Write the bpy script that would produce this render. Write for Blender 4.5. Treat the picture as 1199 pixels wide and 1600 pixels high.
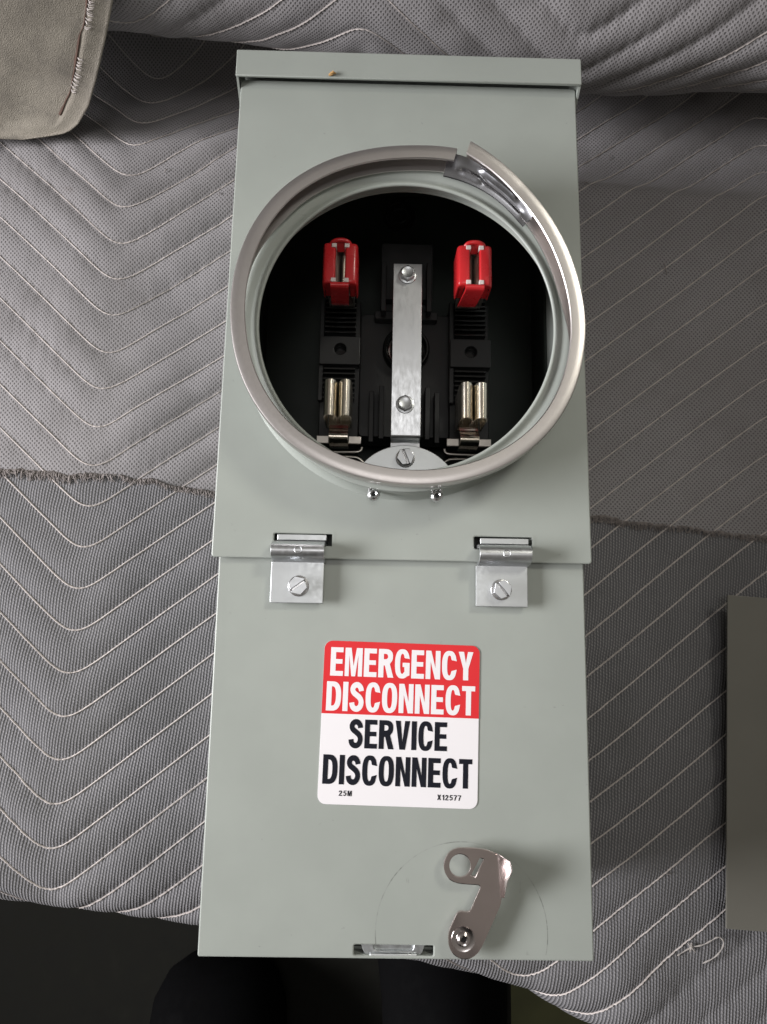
import bpy, bmesh, math, random
import numpy as np
from mathutils import Matrix, Vector

random.seed(4); RNG = np.random.default_rng(11)
PI = math.pi
for o in list(bpy.data.objects): bpy.data.objects.remove(o)
SC = bpy.context.scene
COL = SC.collection

# ------------------------------------------------------------------ camera
cd = bpy.data.cameras.new("camera"); cam = bpy.data.objects.new("camera", cd); COL.objects.link(cam)
cd.sensor_fit = 'VERTICAL'; cd.sensor_height = 24.0; cd.lens = 24.0 * 1100 / 1600
cd.clip_start = 0.01; cd.clip_end = 50
cam.location = (-0.0144, 0.1557, 0.3596)
cam.rotation_euler = (0.15699, -0.0154, 0.01793)
SC.camera = cam
SC.render.resolution_x = 767; SC.render.resolution_y = 1024

# ------------------------------------------------------------------ light
W = bpy.data.worlds.new("World"); SC.world = W; W.use_nodes = True
bg = W.node_tree.nodes["Background"]
bg.inputs[0].default_value = (1.0, 0.93, 0.84, 1); bg.inputs[1].default_value = 0.20

def area(name, loc, target, size, power, color, size_y=None, spread=180):
    d = bpy.data.lights.new(name, 'AREA'); d.energy = power; d.color = color
    d.shape = 'RECTANGLE'; d.spread = math.radians(spread); d.size = size; d.size_y = size_y or size
    o = bpy.data.objects.new(name, d); COL.objects.link(o); o.location = loc
    o.rotation_euler = (Vector(target) - Vector(loc)).to_track_quat('-Z', 'Y').to_euler()
    return o
# daylight through the wide opening on the left, and a smaller one up on the right
area("window_light_left", (-1.58, 0.10, 0.62), (0, 0.11, 0), 1.0, 8.6, (0.99, 0.97, 0.99), 0.45, 62)
area("window_light_right", (0.72, 0.98, 1.05), (-0.12, 0.14, 0), 0.26, 0.35, (1.0, 0.97, 0.86), None, 40)
area("overhead_sheen_fill", (0.0, 0.24, 1.5), (0, 0.24, 0), 0.40, 2.0, (1.0, 0.98, 0.97))  # unseen fill light, added for a broad sheen on the box's middle

vs = SC.view_settings
vs.view_transform = 'Standard'; vs.look = 'None'; vs.exposure = 0.0; vs.gamma = 1.0; vs.use_curve_mapping = False
SC.render.engine = 'CYCLES'

# ------------------------------------------------------------------ materials
class NT:
    def __init__(s, name):
        s.m = bpy.data.materials.new(name); s.m.use_nodes = True
        s.t = s.m.node_tree; s.n = s.t.nodes; s.p = s.n["Principled BSDF"]
    def node(s, typ, **kw):
        n = s.n.new(typ)
        for k, v in kw.items(): setattr(n, k, v)
        return n
    def link(s, a, b): s.t.links.new(a, b)
    def val(s, x, sock):
        if isinstance(x, (int, float)): sock.default_value = x
        elif isinstance(x, (tuple, list)): sock.default_value = x
        else: s.link(x, sock)
    def math(s, op, a, b=0.0, c=None, clamp=False):
        n = s.node('ShaderNodeMath', operation=op, use_clamp=clamp)
        s.val(a, n.inputs[0]); s.val(b, n.inputs[1])
        if c is not None: s.val(c, n.inputs[2])
        return n.outputs[0]
    def noise(s, vec, scale, detail=3, rough=0.5, dist=0.0):
        n = s.node('ShaderNodeTexNoise'); n.inputs['Scale'].default_value = scale
        n.inputs['Detail'].default_value = detail; n.inputs['Roughness'].default_value = rough
        n.inputs['Distortion'].default_value = dist
        if vec is not None: s.link(vec, n.inputs['Vector'])
        return n.outputs['Fac']
    def ramp(s, fac, a, b, lo=0.0, hi=1.0):
        n = s.node('ShaderNodeMapRange', interpolation_type='SMOOTHSTEP')
        s.val(fac, n.inputs[0]); s.val(a, n.inputs[1]); s.val(b, n.inputs[2])
        n.inputs[3].default_value = lo; n.inputs[4].default_value = hi
        return n.outputs[0]
    def mix(s, f, a, b):
        n = s.node('ShaderNodeMix', data_type='RGBA')
        s.val(f, n.inputs[0])
        for x, i in ((a, 6), (b, 7)):
            if isinstance(x, (tuple, list)): n.inputs[i].default_value = (*x[:3], 1)
            else: s.link(x, n.inputs[i])
        return n.outputs[2]
    def obj(s): return s.node('ShaderNodeTexCoord').outputs['Object']
    def uv(s): return s.node('ShaderNodeTexCoord').outputs['UV']
    def scale(s, vec, xyz):
        n = s.node('ShaderNodeMapping'); s.link(vec, n.inputs[0]); n.inputs['Scale'].default_value = xyz
        return n.outputs[0]
    def xyz(s, vec):
        n = s.node('ShaderNodeSeparateXYZ'); s.link(vec, n.inputs[0]); return n.outputs
    def bump(s, h, strength, dist):
        n = s.node('ShaderNodeBump'); n.inputs['Strength'].default_value = strength
        n.inputs['Distance'].default_value = dist; s.link(h, n.inputs['Height'])
        s.link(n.outputs[0], s.p.inputs['Normal'])
    def base(s, c): s.val((*c, 1) if isinstance(c, tuple) and len(c) == 3 else c, s.p.inputs['Base Color'])
    def rough(s, r): s.val(r, s.p.inputs['Roughness'])
    def metal(s, v): s.p.inputs['Metallic'].default_value = v

def m_paint(name, col, scuff=0.25, arc=None, rough=0.37):
    t = NT(name); o = t.obj()
    n1 = t.noise(o, 26, 4, 0.55); n2 = t.noise(o, 620, 2, 0.5); n3 = t.noise(o, 9, 3)
    c = t.mix(t.ramp(n1, 0.35, 0.7), tuple(x * 0.965 for x in col), tuple(x * 1.02 for x in col))
    # rubbed specks of dirt
    sp = t.ramp(t.noise(o, 330, 2, 0.6), 0.70, 0.75); sp2 = t.ramp(t.noise(o, 40, 2), 0.5, 0.62)
    c = t.mix(t.math('MULTIPLY', t.math('MULTIPLY', sp, sp2), scuff), c, (0.10, 0.10, 0.09))
    if arc:                                    # the swing of the handle scratched into the paint
        x, y, z = t.xyz(o)
        dx = t.math('SUBTRACT', x, arc[0]); dy = t.math('SUBTRACT', y, arc[1])
        r = t.math('SQRT', t.math('ADD', t.math('MULTIPLY', dx, dx), t.math('MULTIPLY', dy, dy)))
        wob = t.math('MULTIPLY', t.math('SUBTRACT', t.noise(o, 30, 2), 0.5), 0.0006)
        d = t.math('ABSOLUTE', t.math('SUBTRACT', t.math('ADD', r, wob), arc[2]))
        line = t.ramp(d, 0.00012, 0.00034, 1, 0)
        up = t.math('GREATER_THAN', y, 0.0025)
        fade = t.math('MULTIPLY', t.ramp(t.noise(o, 48, 3), 0.40, 0.60, 0.04, 0.62), t.ramp(t.noise(o, 420, 2), 0.35, 0.6, 0.35, 1.0))
        c = t.mix(t.math('MULTIPLY', t.math('MULTIPLY', line, up), fade), c, (0.075, 0.075, 0.07))
        # rub marks beside the arc
        d2 = t.ramp(t.math('ABSOLUTE', t.math('SUBTRACT', r, arc[2] - 0.007)), 0.0, 0.004, 1, 0)
        sm = t.ramp(t.noise(t.scale(o, (1, 0.3, 1)), 300, 3), 0.62, 0.72)
        c = t.mix(t.math('MULTIPLY', t.math('MULTIPLY', d2, sm), t.math('MULTIPLY', up, 0.35)), c, (0.12, 0.12, 0.11))
    t.base(c); t.rough(t.ramp(n3, 0.3, 0.7, rough - 0.05, rough + 0.07)); t.bump(t.math('ADD', t.math('MULTIPLY', n2, 0.35), t.math('MULTIPLY', n3, 14.0)), 0.10, 0.00016)
    t.p.inputs['Specular IOR Level'].default_value = 0.45
    return t.m

def m_metal(name, col, rough, var=0.1, streak=(1, 1, 1), bump=0.0, scale=60, aniso=0.0, tarnish=None, wave=0.0, rvar=0.22):
    t = NT(name); o = t.obj(); t.metal(1.0)
    n1 = t.noise(t.scale(o, streak), scale, 5, 0.6); n2 = t.noise(o, 22, 3)
    c = t.mix(n1, tuple(x * (1 - var) for x in col), tuple(min(1, x * (1 + var * 0.6)) for x in col))
    if tarnish: c = t.mix(t.ramp(n2, 0.42, 0.7, 0, 0.7), c, tarnish)
    t.base(c); t.rough(t.ramp(t.math('ADD', t.math('MULTIPLY', n1, 0.6), t.math('MULTIPLY', n2, 0.4)), 0.3, 0.7, rough * (1 - rvar), rough * (1 + rvar)))
    if bump:
        h = n1 if not wave else t.math('ADD', n1, t.math('MULTIPLY', t.noise(t.scale(o, (1, 0.6, 1)), 38, 1), wave))
        t.bump(h, bump, 0.0004)
    t.p.inputs['Anisotropic'].default_value = aniso
    return t.m

def m_plain(name, col, rough, spec=0.5, noise=0.08, scale=80, bump=0.0):
    t = NT(name); o = t.obj(); n = t.noise(o, scale, 3)
    t.base(t.mix(n, tuple(x * (1 - noise) for x in col), tuple(x * (1 + noise) for x in col)))
    t.rough(t.ramp(n, 0.3, 0.7, rough * 0.85, min(1, rough * 1.15))); t.p.inputs['Specular IOR Level'].default_value = spec
    if bump: t.bump(n, bump, 0.0005)
    return t.m

def m_coarse():
    t = NT("coarse_weave"); uv = t.uv(); u, v, _ = t.xyz(uv)
    wob = t.math('MULTIPLY', t.math('SUBTRACT', t.noise(uv, 90, 2), 0.5), 0.0018)
    su = t.math('SINE', t.math('MULTIPLY', t.math('ADD', u, wob), 2 * PI / 0.0029))
    sv = t.math('SINE', t.math('MULTIPLY', t.math('ADD', v, wob), 2 * PI / 0.0031))
    lob = t.math('MULTIPLY', su, sv)
    hole = t.ramp(lob, 0.05, 0.75)
    n1 = t.noise(uv, 14, 4, 0.6); n2 = t.noise(uv, 900, 2); n3 = t.noise(uv, 45, 3)
    yarn = t.mix(n2, (0.220, 0.211, 0.216), (0.365, 0.352, 0.359))
    c = t.mix(t.math('MULTIPLY', hole, 0.72), yarn, (0.075, 0.070, 0.072))
    c = t.mix(t.ramp(n1, 0.35, 0.7, 0.0, 0.30), c, (0.16, 0.148, 0.145))
    st = t.math('MULTIPLY', t.ramp(n3, 0.66, 0.75), t.ramp(t.noise(uv, 6, 2), 0.55, 0.7))
    c = t.mix(t.math('MULTIPLY', st, 0.4), c, (0.10, 0.075, 0.06))
    t.base(c); t.rough(0.9); t.p.inputs['Specular IOR Level'].default_value = 0.15
    t.p.inputs['Sheen Weight'].default_value = 0.15
    t.bump(t.math('SUBTRACT', t.math('MULTIPLY', n2, 0.25), hole), 0.6, 0.0008)
    return t.m

def m_fine():
    t = NT("fine_weave"); uv = t.uv(); u, v, _ = t.xyz(uv)
    wob = t.math('MULTIPLY', t.math('SUBTRACT', t.noise(uv, 60, 2), 0.5), 0.0016)
    rib = t.math('SINE', t.math('MULTIPLY', t.math('ADD', t.math('ADD', u, wob), t.math('MULTIPLY', v, -0.10)), 2 * PI / 0.00185))
    tw = t.math('SINE', t.math('ADD', t.math('MULTIPLY', v, 2 * PI / 0.0022), t.math('MULTIPLY', u, 2 * PI / 0.0037)))
    h = t.math('ADD', rib, t.math('MULTIPLY', tw, 0.45))
    f = t.ramp(h, -0.3, 1.35)
    n1 = t.noise(uv, 16, 4, 0.6); n2 = t.noise(uv, 1100, 2)
    f = t.math('MULTIPLY', f, t.ramp(n2, 0.25, 0.65, 0.35, 1.0))
    c = t.mix(f, (0.130, 0.129, 0.136), (0.315, 0.309, 0.316))
    c = t.mix(t.ramp(n1, 0.4, 0.7, 0.0, 0.28), c, (0.10, 0.10, 0.098))
    t.base(c); t.rough(0.9); t.p.inputs['Specular IOR Level'].default_value = 0.15
    t.bump(h, 0.5, 0.0005)
    return t.m

def m_canvas():
    t = NT("tan_canvas"); uv = t.uv()
    n1 = t.noise(uv, 22, 5, 0.62); n2 = t.noise(uv, 1400, 2); n3 = t.noise(uv, 9, 3)
    c = t.mix(t.ramp(n1, 0.3, 0.75), (0.355, 0.325, 0.275), (0.215, 0.196, 0.168))
    c = t.mix(t.ramp(n3, 0.5, 0.75, 0, 0.5), c, (0.27, 0.24, 0.215))
    sp = t.ramp(t.noise(uv, 190, 2, 0.6), 0.74, 0.80)
    c = t.mix(t.math('MULTIPLY', sp, 0.6), c, (0.12, 0.10, 0.08))
    n4 = t.noise(uv, 75, 4, 0.7)
    c = t.mix(t.ramp(n4, 0.45, 0.68, 0, 0.38), c, (0.19, 0.175, 0.155))
    t.base(c); t.rough(0.95); t.p.inputs['Specular IOR Level'].default_value = 0.05
    t.bump(t.math('ADD', t.math('MULTIPLY', n2, 2.2), t.math('MULTIPLY', n4, 1.6)), 0.55, 0.0007)
    return t.m

GREEN = (0.324, 0.350, 0.322)
M = dict(
    paint=m_paint("grey_green_paint", GREEN),
    door=m_paint("grey_green_paint_door", GREEN, arc=(0.0307, 0.0116, 0.0408)),
    panel=m_paint("grey_paint_panel", (0.165, 0.160, 0.138), 0.2, rough=0.5),
    ring=m_metal("brushed_ring_steel", (0.60, 0.57, 0.555), 0.36, 0.015, (1, 1, 1), 0.0, 700, rvar=0.06),
    strap=m_metal("bright_strap_steel", (0.33, 0.335, 0.355), 0.25, 0.06, (1, 1, 1), 0.03, 90),
    zinc=m_metal("zinc_plate", (0.62, 0.635, 0.65), 0.38, 0.06, (1, 0.35, 1), 0.05, 500, wave=40.0),
    galv=m_metal("galvanised_plate", (0.62, 0.645, 0.655), 0.42, 0.08, (1, 1, 1), 0.05, 420, wave=30.0),
    bolt=m_metal("bright_zinc_bolt", (0.66, 0.66, 0.67), 0.26, 0.08, (1, 1, 1), 0.05, 300, wave=60.0),
    zinc_bolt=m_metal("matte_zinc_bolt", (0.62, 0.64, 0.66), 0.36, 0.05, (1, 1, 1), 0.02, 300),
    rivet=m_metal("rivet_steel", (0.58, 0.54, 0.53), 0.24, 0.04, (1, 1, 1), 0.01, 300),
    nickel=m_metal("nickel_handle", (0.72, 0.635, 0.62), 0.17, 0.06, (1, 1, 1), 0.05, 120, wave=55.0),
    tin=m_metal("tinned_jaw", (0.72, 0.67, 0.585), 0.24, 0.16, (1, 0.12, 1), 0.05, 420, tarnish=(0.50, 0.40, 0.27)),
    tin_dull=m_metal("tinned_tab", (0.60, 0.565, 0.52), 0.36, 0.12, (1, 1, 1), 0.05, 300),
    red=m_plain("red_plastic", (0.52, 0.020, 0.024), 0.27, 0.5, 0.05),
    black=m_plain("black_moulding", (0.019, 0.0195, 0.0200), 0.42, 0.4, 0.12),
    black_gloss=m_plain("black_gloss", (0.008, 0.0085, 0.0085), 0.16, 0.5, 0.1),
    liner=m_plain("black_liner", (0.028, 0.035, 0.030), 0.5, 0.35, 0.2, 30),
    coarse=m_coarse(), fine=m_fine(), canvas=m_canvas(),
    thread=m_plain("cream_thread", (0.53, 0.485, 0.462), 0.85, 0.2, 0.25, 500, 0.3),
    tail=m_plain("grey_thread_tail", (0.38, 0.355, 0.335), 0.9, 0.1, 0.4, 600, 0.3),
    fray=m_plain("frayed_yarn", (0.25, 0.225, 0.215), 0.9, 0.1, 0.5, 300),
    white=m_plain("sticker_white", (0.80, 0.78, 0.80), 0.40, 0.4, 0.01),
    sred=m_plain("sticker_red", (0.66, 0.026, 0.032), 0.42, 0.28, 0.02),
    ink=m_plain("sticker_black", (0.009, 0.010, 0.016), 0.6, 0.15, 0.05),
    pale=m_plain("jaw_insert", (0.62, 0.55, 0.53), 0.5, 0.4, 0.1),
    hemline=m_plain("brown_hem_edge", (0.13, 0.085, 0.07), 0.9, 0.1, 0.4, 200),
    crumb=m_plain("tan_crumb", (0.42, 0.25, 0.10), 0.8, 0.2, 0.4, 900),
    floor=m_plain("olive_floor", (0.115, 0.120, 0.062), 0.85, 0.2, 0.35, 30, 0.4),
    mat=m_plain("floor_darkener_black", (0.013, 0.013, 0.011), 0.9, 0.1, 0.5, 60, 0.4),  # black of the sheet added to darken the floor
    trouser=m_plain("black_trousers", (0.0038, 0.0036, 0.0042), 1.0, 0.0, 0.3, 200, 0.3),
    boot=m_plain("black_leather", (0.0035, 0.0035, 0.0038), 0.85, 0.03, 0.2, 120, 0.2),
)

# ------------------------------------------------------------------ mesh helpers (coordinates given in millimetres)
ROOT = None
def finish(me, name, mat, parent, smooth, bevel, recalc=True):
    if recalc:
        bm = bmesh.new(); bm.from_mesh(me)
        bmesh.ops.recalc_face_normals(bm, faces=bm.faces); bm.to_mesh(me); bm.free()
    if smooth is not None:
        me.shade_smooth(); me.set_sharp_from_angle(angle=math.radians(smooth))
    o = bpy.data.objects.new(name, me); COL.objects.link(o); me.name = name
    if not me.materials: me.materials.append(M[mat])
    if parent is not None:
        o.parent = parent
        if parent.type == 'EMPTY': o.matrix_parent_inverse = Matrix.Translation(-parent.location)
    if bevel:
        b = o.modifiers.new("bevel", 'BEVEL'); b.width = bevel / 1000; b.segments = 2; b.limit_method = 'ANGLE'; b.angle_limit = math.radians(40)
        b.harden_normals = False
    return o

class MB:
    def __init__(s): s.v = []; s.f = []
    def add(s, v, f):
        k = len(s.v); s.v += [tuple(p) for p in v]; s.f += [tuple(i + k for i in q) for q in f]; return s
    def box(s, x0, x1, y0, y1, z0, z1):
        v = [(x, y, z) for z in (z0, z1) for y in (y0, y1) for x in (x0, x1)]
        return s.add(v, [(0, 2, 3, 1), (4, 5, 7, 6), (0, 1, 5, 4), (2, 6, 7, 3), (0, 4, 6, 2), (1, 3, 7, 5)])
    def prism(s, poly, z0, z1):
        n = len(poly); v = [(x, y, z0) for x, y in poly] + [(x, y, z1) for x, y in poly]
        f = [tuple(range(n))[::-1], tuple(range(n, 2 * n))] + [(i, (i + 1) % n, n + (i + 1) % n, n + i) for i in range(n)]
        return s.add(v, f)
    def extrude_x(s, poly, x0, x1):          # poly in (y, z)
        n = len(poly); v = [(x0, y, z) for y, z in poly] + [(x1, y, z) for y, z in poly]
        f = [tuple(range(n)), tuple(range(n, 2 * n))[::-1]] + [(i, n + i, n + (i + 1) % n, (i + 1) % n) for i in range(n)]
        return s.add(v, f)
    def extrude_y(s, poly, y0, y1):          # poly in (x, z)
        n = len(poly); v = [(x, y0, z) for x, z in poly] + [(x, y1, z) for x, z in poly]
        f = [tuple(range(n)), tuple(range(n, 2 * n))[::-1]] + [(i, n + i, n + (i + 1) % n, (i + 1) % n) for i in range(n)]
        return s.add(v, f)
    def lathe(s, prof, c=(0, 0), n=48, sy=1.0, closed=False, rot=0.0):
        v = []; m = len(prof)
        for i in range(n):
            a = 2 * PI * i / n + rot
            for r, z in prof: v.append((c[0] + r * math.cos(a), c[1] + r * math.sin(a) * sy, z))
        f = []
        for i in range(n):
            j = (i + 1) % n
            for k in range(m if closed else m - 1):
                l = (k + 1) % m
                f.append((i * m + k, j * m + k, j * m + l, i * m + l))
        if not closed:
            if prof[0][0] > 1e-6 and prof[0][0] < 0: pass
        return s.add(v, f)
    def disc_cap(s, r, z, c, n, rot=0.0):
        return s.add([(c[0] + r * math.cos(2 * PI * i / n + rot), c[1] + r * math.sin(2 * PI * i / n + rot), z) for i in range(n)], [tuple(range(n))])
    def tube(s, path, rad, n=6, cap=True):
        P = [Vector(p) for p in path]; m = len(P); v = []
        if not hasattr(rad, '__len__'): rad = [rad] * m
        ref = None
        for i in range(m):
            t = (P[min(i + 1, m - 1)] - P[max(i - 1, 0)]).normalized()
            if ref is None: ref = Vector((0, 0, 1)) if abs(t.z) < 0.9 else Vector((1, 0, 0))
            a = t.cross(ref).normalized(); b = a.cross(t).normalized(); ref = b
            for k in range(n):
                q = P[i] + (a * math.cos(2 * PI * k / n) + b * math.sin(2 * PI * k / n)) * rad[i]
                v.append(q)
        f = [(i * n + k, i * n + (k + 1) % n, (i + 1) * n + (k + 1) % n, (i + 1) * n + k) for i in range(m - 1) for k in range(n)]
        if cap: f += [tuple(range(n))[::-1], tuple(range((m - 1) * n, m * n))]
        return s.add(v, f)
    def loft(s, rings, cap=True):
        n = len(rings[0]); k = len(rings); v = [p for r in rings for p in r]
        f = [(i * n + j, i * n + (j + 1) % n, (i + 1) * n + (j + 1) % n, (i + 1) * n + j) for i in range(k - 1) for j in range(n)]
        if cap: f += [tuple(range(n))[::-1], tuple(range((k - 1) * n, k * n))]
        return s.add(v, f)
    def rotz(s, deg, c, start=0):
        a = math.radians(deg); ca, sa = math.cos(a), math.sin(a)
        for i in range(start, len(s.v)):
            x, y, z = s.v[i]; dx, dy = x - c[0], y - c[1]
            s.v[i] = (c[0] + dx * ca - dy * sa, c[1] + dx * sa + dy * ca, z)
        return s
    def build(s, name, mat, parent=None, bevel=0, smooth=35):
        me = bpy.data.meshes.new(name); me.from_pydata([(x / 1000, y / 1000, z / 1000) for x, y, z in s.v], [], s.f)
        return finish(me, name, mat, parent, smooth, bevel)

def plate(name, polys, z, thick, mat, parent, bevel=0.2, tilt=None):
    """flat plate from closed outlines (mm), inner outlines become holes; z is its top face"""
    cu = bpy.data.curves.new(name, 'CURVE'); cu.dimensions = '2D'; cu.fill_mode = 'BOTH'
    for poly in polys:
        sp = cu.splines.new('POLY'); sp.points.add(len(poly) - 1); sp.use_cyclic_u = True
        for i, (x, y) in enumerate(poly): sp.points[i].co = (x / 1000, y / 1000, 0, 1)
    bv = min(bevel, thick * 0.45)
    cu.extrude = (thick / 2 - bv) / 1000; cu.bevel_depth = bv / 1000; cu.bevel_resolution = 1; cu.offset = -bv / 1000
    tmp = bpy.data.objects.new("tmp", cu); COL.objects.link(tmp)
    dg = bpy.context.evaluated_depsgraph_get()
    me = bpy.data.meshes.new_from_object(tmp.evaluated_get(dg)); bpy.data.objects.remove(tmp); bpy.data.curves.remove(cu)
    me.materials.clear()
    bm = bmesh.new(); bm.from_mesh(me); bmesh.ops.remove_doubles(bm, verts=bm.verts, dist=1e-6)
    for v in bm.verts: v.co.z += (z - thick / 2) / 1000 + (tilt(v.co.y * 1000) / 1000 if tilt else 0)
    bm.to_mesh(me); bm.free()
    o = finish(me, name, mat, parent, 30, 0, recalc=False)
    fl = np.empty(len(me.polygons) * 3); me.polygons.foreach_get("normal", fl); sm = np.abs(fl.reshape(-1, 3)[:, 2]) < 0.99
    me.polygons.foreach_set("use_smooth", sm)
    return o

def circ(c, r, n=48, sy=1.0, a0=0): return [(c[0] + r * math.cos(a0 + 2 * PI * i / n), c[1] + r * sy * math.sin(a0 + 2 * PI * i / n)) for i in range(n)]
def rrect(x0, y0, x1, y1, r, n=5):
    out = []
    for cx, cy, a in ((x1 - r, y1 - r, 0), (x0 + r, y1 - r, 90), (x0 + r, y0 + r, 180), (x1 - r, y0 + r, 270)):
        for i in range(n + 1):
            t = math.radians(a + 90 * i / n); out.append((cx + r * math.cos(t), cy + r * math.sin(t)))
    return out
def smooth_poly(p, it=2, closed=True):
    p = [Vector(q) for q in p]
    for _ in range(it):
        n = len(p); out = []
        rng = range(n) if closed else range(n - 1)
        if not closed: out.append(p[0])
        for i in rng:
            a, b = p[i], p[(i + 1) % n]; out += [a * 0.75 + b * 0.25, a * 0.25 + b * 0.75]
        if not closed: out.append(p[-1])
        p = out
    return [tuple(q) for q in p]

def tag(o, label, cat=None, group=None, kind=None):
    if label: o["label"] = label
    if cat: o["category"] = cat
    if group: o["group"] = group
    if kind: o["kind"] = kind
    return o
def empty(name, loc):
    e = bpy.data.objects.new(name, None); e.location = Vector(loc) / 1000; e.empty_display_size = 0.02; COL.objects.link(e); return e

# ------------------------------------------------------------------ floor
FZ = -400
f = MB().add([(-4000, -4000, FZ), (4000, -4000, FZ), (4000, 4000, FZ), (-4000, 4000, FZ)], [(0, 1, 2, 3)]).build("floor", "floor", smooth=None)
tag(f, None, None, None, "structure")
mt = MB().prism(rrect(-900, -700, 128, 120, 30), FZ + 4, FZ + 11).build("floor_darkener", "mat", bevel=2)  # made-up sheet, laid to keep the left of the floor dark
tag(mt, "added black sheet that darkens the floor under the front edge of the blanket", "mat")

# ------------------------------------------------------------------ quilted blanket
def smooth_noise(shape, cell, seed):
    r = np.random.default_rng(seed).standard_normal(shape)
    F = np.fft.rfft2(r); ky = np.fft.fftfreq(shape[0])[:, None]; kx = np.fft.rfftfreq(shape[1])[None]
    F *= np.exp(-2 * (PI ** 2) * ((ky * cell[0]) ** 2 + (kx * cell[1]) ** 2))
    n = np.fft.irfft2(F, shape); return n / n.std()

XS = np.arange(-430, 430.1, 1.9); SMIN, SMAX, DS = -330.0, 1320.0, 1.9
SS = np.arange(SMIN, SMAX, DS)
def sstep(a, b, x): t = np.clip((x - a) / (b - a), 0, 1); return t * t * (3 - 2 * t)
def front_edge(x): return np.interp(x, [-430, -300, -235, -117, -19, 40, 89, 111, 150, 250, 430], [-14, -20, -27, -46, -53, -62, -76, -88, -104, -122, -140])
def profile(x):
    fe = front_edge(x) - 1
    w = float(sstep(-120, 130, x))
    A = [(fe, -385), (fe - 3, -260), (fe - 1, -165), (fe + 1, -135), (fe + 9, -112), (fe + 28, -102), (fe + 70, -101), (100, -101.5), (300, -101.5), (420, -101)]
    Lp = [(470, -99), (492, -100), (503, -103), (522, -111), (545, -120), (566, -124), (586, -121), (598, -111), (600, -98), (585, -90), (565, -84), (545, -70), (532, -46), (529, -22), (537, 2), (560, 24), (600, 42), (655, 100), (700, 240), (728, 560), (820, 640)]
    Rp = [(446, -97), (464, -98.5), (478, -105), (500, -109), (525, -113), (548, -116), (566, -114), (578, -106), (574, -99), (560, -96), (540, -91), (524, -78), (511, -54), (508, -32), (516, -6), (539, 20), (579, 40), (640, 98), (692, 240), (724, 560), (820, 640)]
    B = [((1 - w) * a[0] + w * b[0], (1 - w) * a[1] + w * b[1]) for a, b in zip(Lp, Rp)]
    p = np.array(A + B)
    for _ in range(3):
        q = np.empty((2 * len(p), 2)); q[0] = p[0]; q[-1] = p[-1]
        q[1:-1:2] = 0.75 * p[:-1] + 0.25 * p[1:]; q[2:-1:2] = 0.25 * p[:-1] + 0.75 * p[1:]; p = q
    d = np.r_[0, np.cumsum(np.hypot(*np.diff(p, axis=0).T))]
    i = np.argmin(np.abs(p[:, 0] - 200) + 1e3 * (np.abs(p[:, 1] + 101) > 8)); s = d - d[i] + p[i, 0]
    return np.interp(SS, s, p[:, 0]), np.interp(SS, s, p[:, 1])
Yg = np.empty((len(XS), len(SS))); Zg = np.empty_like(Yg)
for i, x in enumerate(XS): Yg[i], Zg[i] = profile(x)
Xg = np.repeat(XS[:, None], len(SS), 1); Sg = np.repeat(SS[None], len(XS), 0)
PITCH = 26.4
XV = np.array([-620, -494, -326, -196, -40, 95, 266, 402, 572]); GV = [0]
for i in range(1, len(XV)): GV.append(GV[-1] + (XV[i] - XV[i - 1]) * (0.80 if i % 2 == 0 else -0.90) * (1 if True else 0))
# order: peak, V, peak, V(-196) ...
GV = np.array(GV)
sl = {}
def tri_raw(x): return np.interp(x, XV, GVv)
GVv = np.zeros(len(XV)); GVv[3] = 0
GVv[4] = 0.79 * (XV[4] - XV[3]); GVv[5] = GVv[4] - 0.88 * (XV[5] - XV[4]); GVv[6] = GVv[5] + 0.79 * (XV[6] - XV[5]); GVv[7] = GVv[6] - 0.88 * (XV[7] - XV[6]); GVv[8] = GVv[7] + 0.8 * (XV[8] - XV[7])
GVv[2] = 0.88 * (XV[3] - XV[2]); GVv[1] = GVv[2] - 0.79 * (XV[2] - XV[1]); GVv[0] = GVv[1] + 0.88 * (XV[1] - XV[0])
xf = np.arange(-620, 572, 0.5); ker = np.exp(-0.5 * (np.arange(-40, 40.1, 0.5) / 7.5) ** 2); ker /= ker.sum()
gf = np.convolve(np.pad(tri_raw(xf), 80, mode='edge'), ker, 'valid')
def gseam(x, s): return np.interp(x - 0.034 * (s - 385.4) , xf, gf)
wav = smooth_noise(Xg.shape, (26, 26), 5) * 1.3
PHI = (Sg + wav - 381.5 - gseam(Xg, Sg)) / PITCH
dist = np.abs(PHI - np.round(PHI)) * PITCH * 0.76
puff = 2.7 * (1 - np.exp(-dist / 4.2))
puff *= 0.75 + 0.25 * np.clip(smooth_noise(Xg.shape, (16, 16), 9), -1.5, 1.5)
low = smooth_noise(Xg.shape, (34, 28), 1); mid = smooth_noise(Xg.shape, (9, 7), 2); tiny = smooth_noise(Xg.shape, (3.0, 2.2), 3)
under = sstep(-125, -95, Xg) * (1 - sstep(95, 125, Xg)) * sstep(-20, 10, Sg) * (1 - sstep(455, 485, Sg))
disp = puff + (1 - 0.85 * under) * (2.0 * low + 0.7 * mid + 0.18 * tiny) - 3.2
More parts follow.
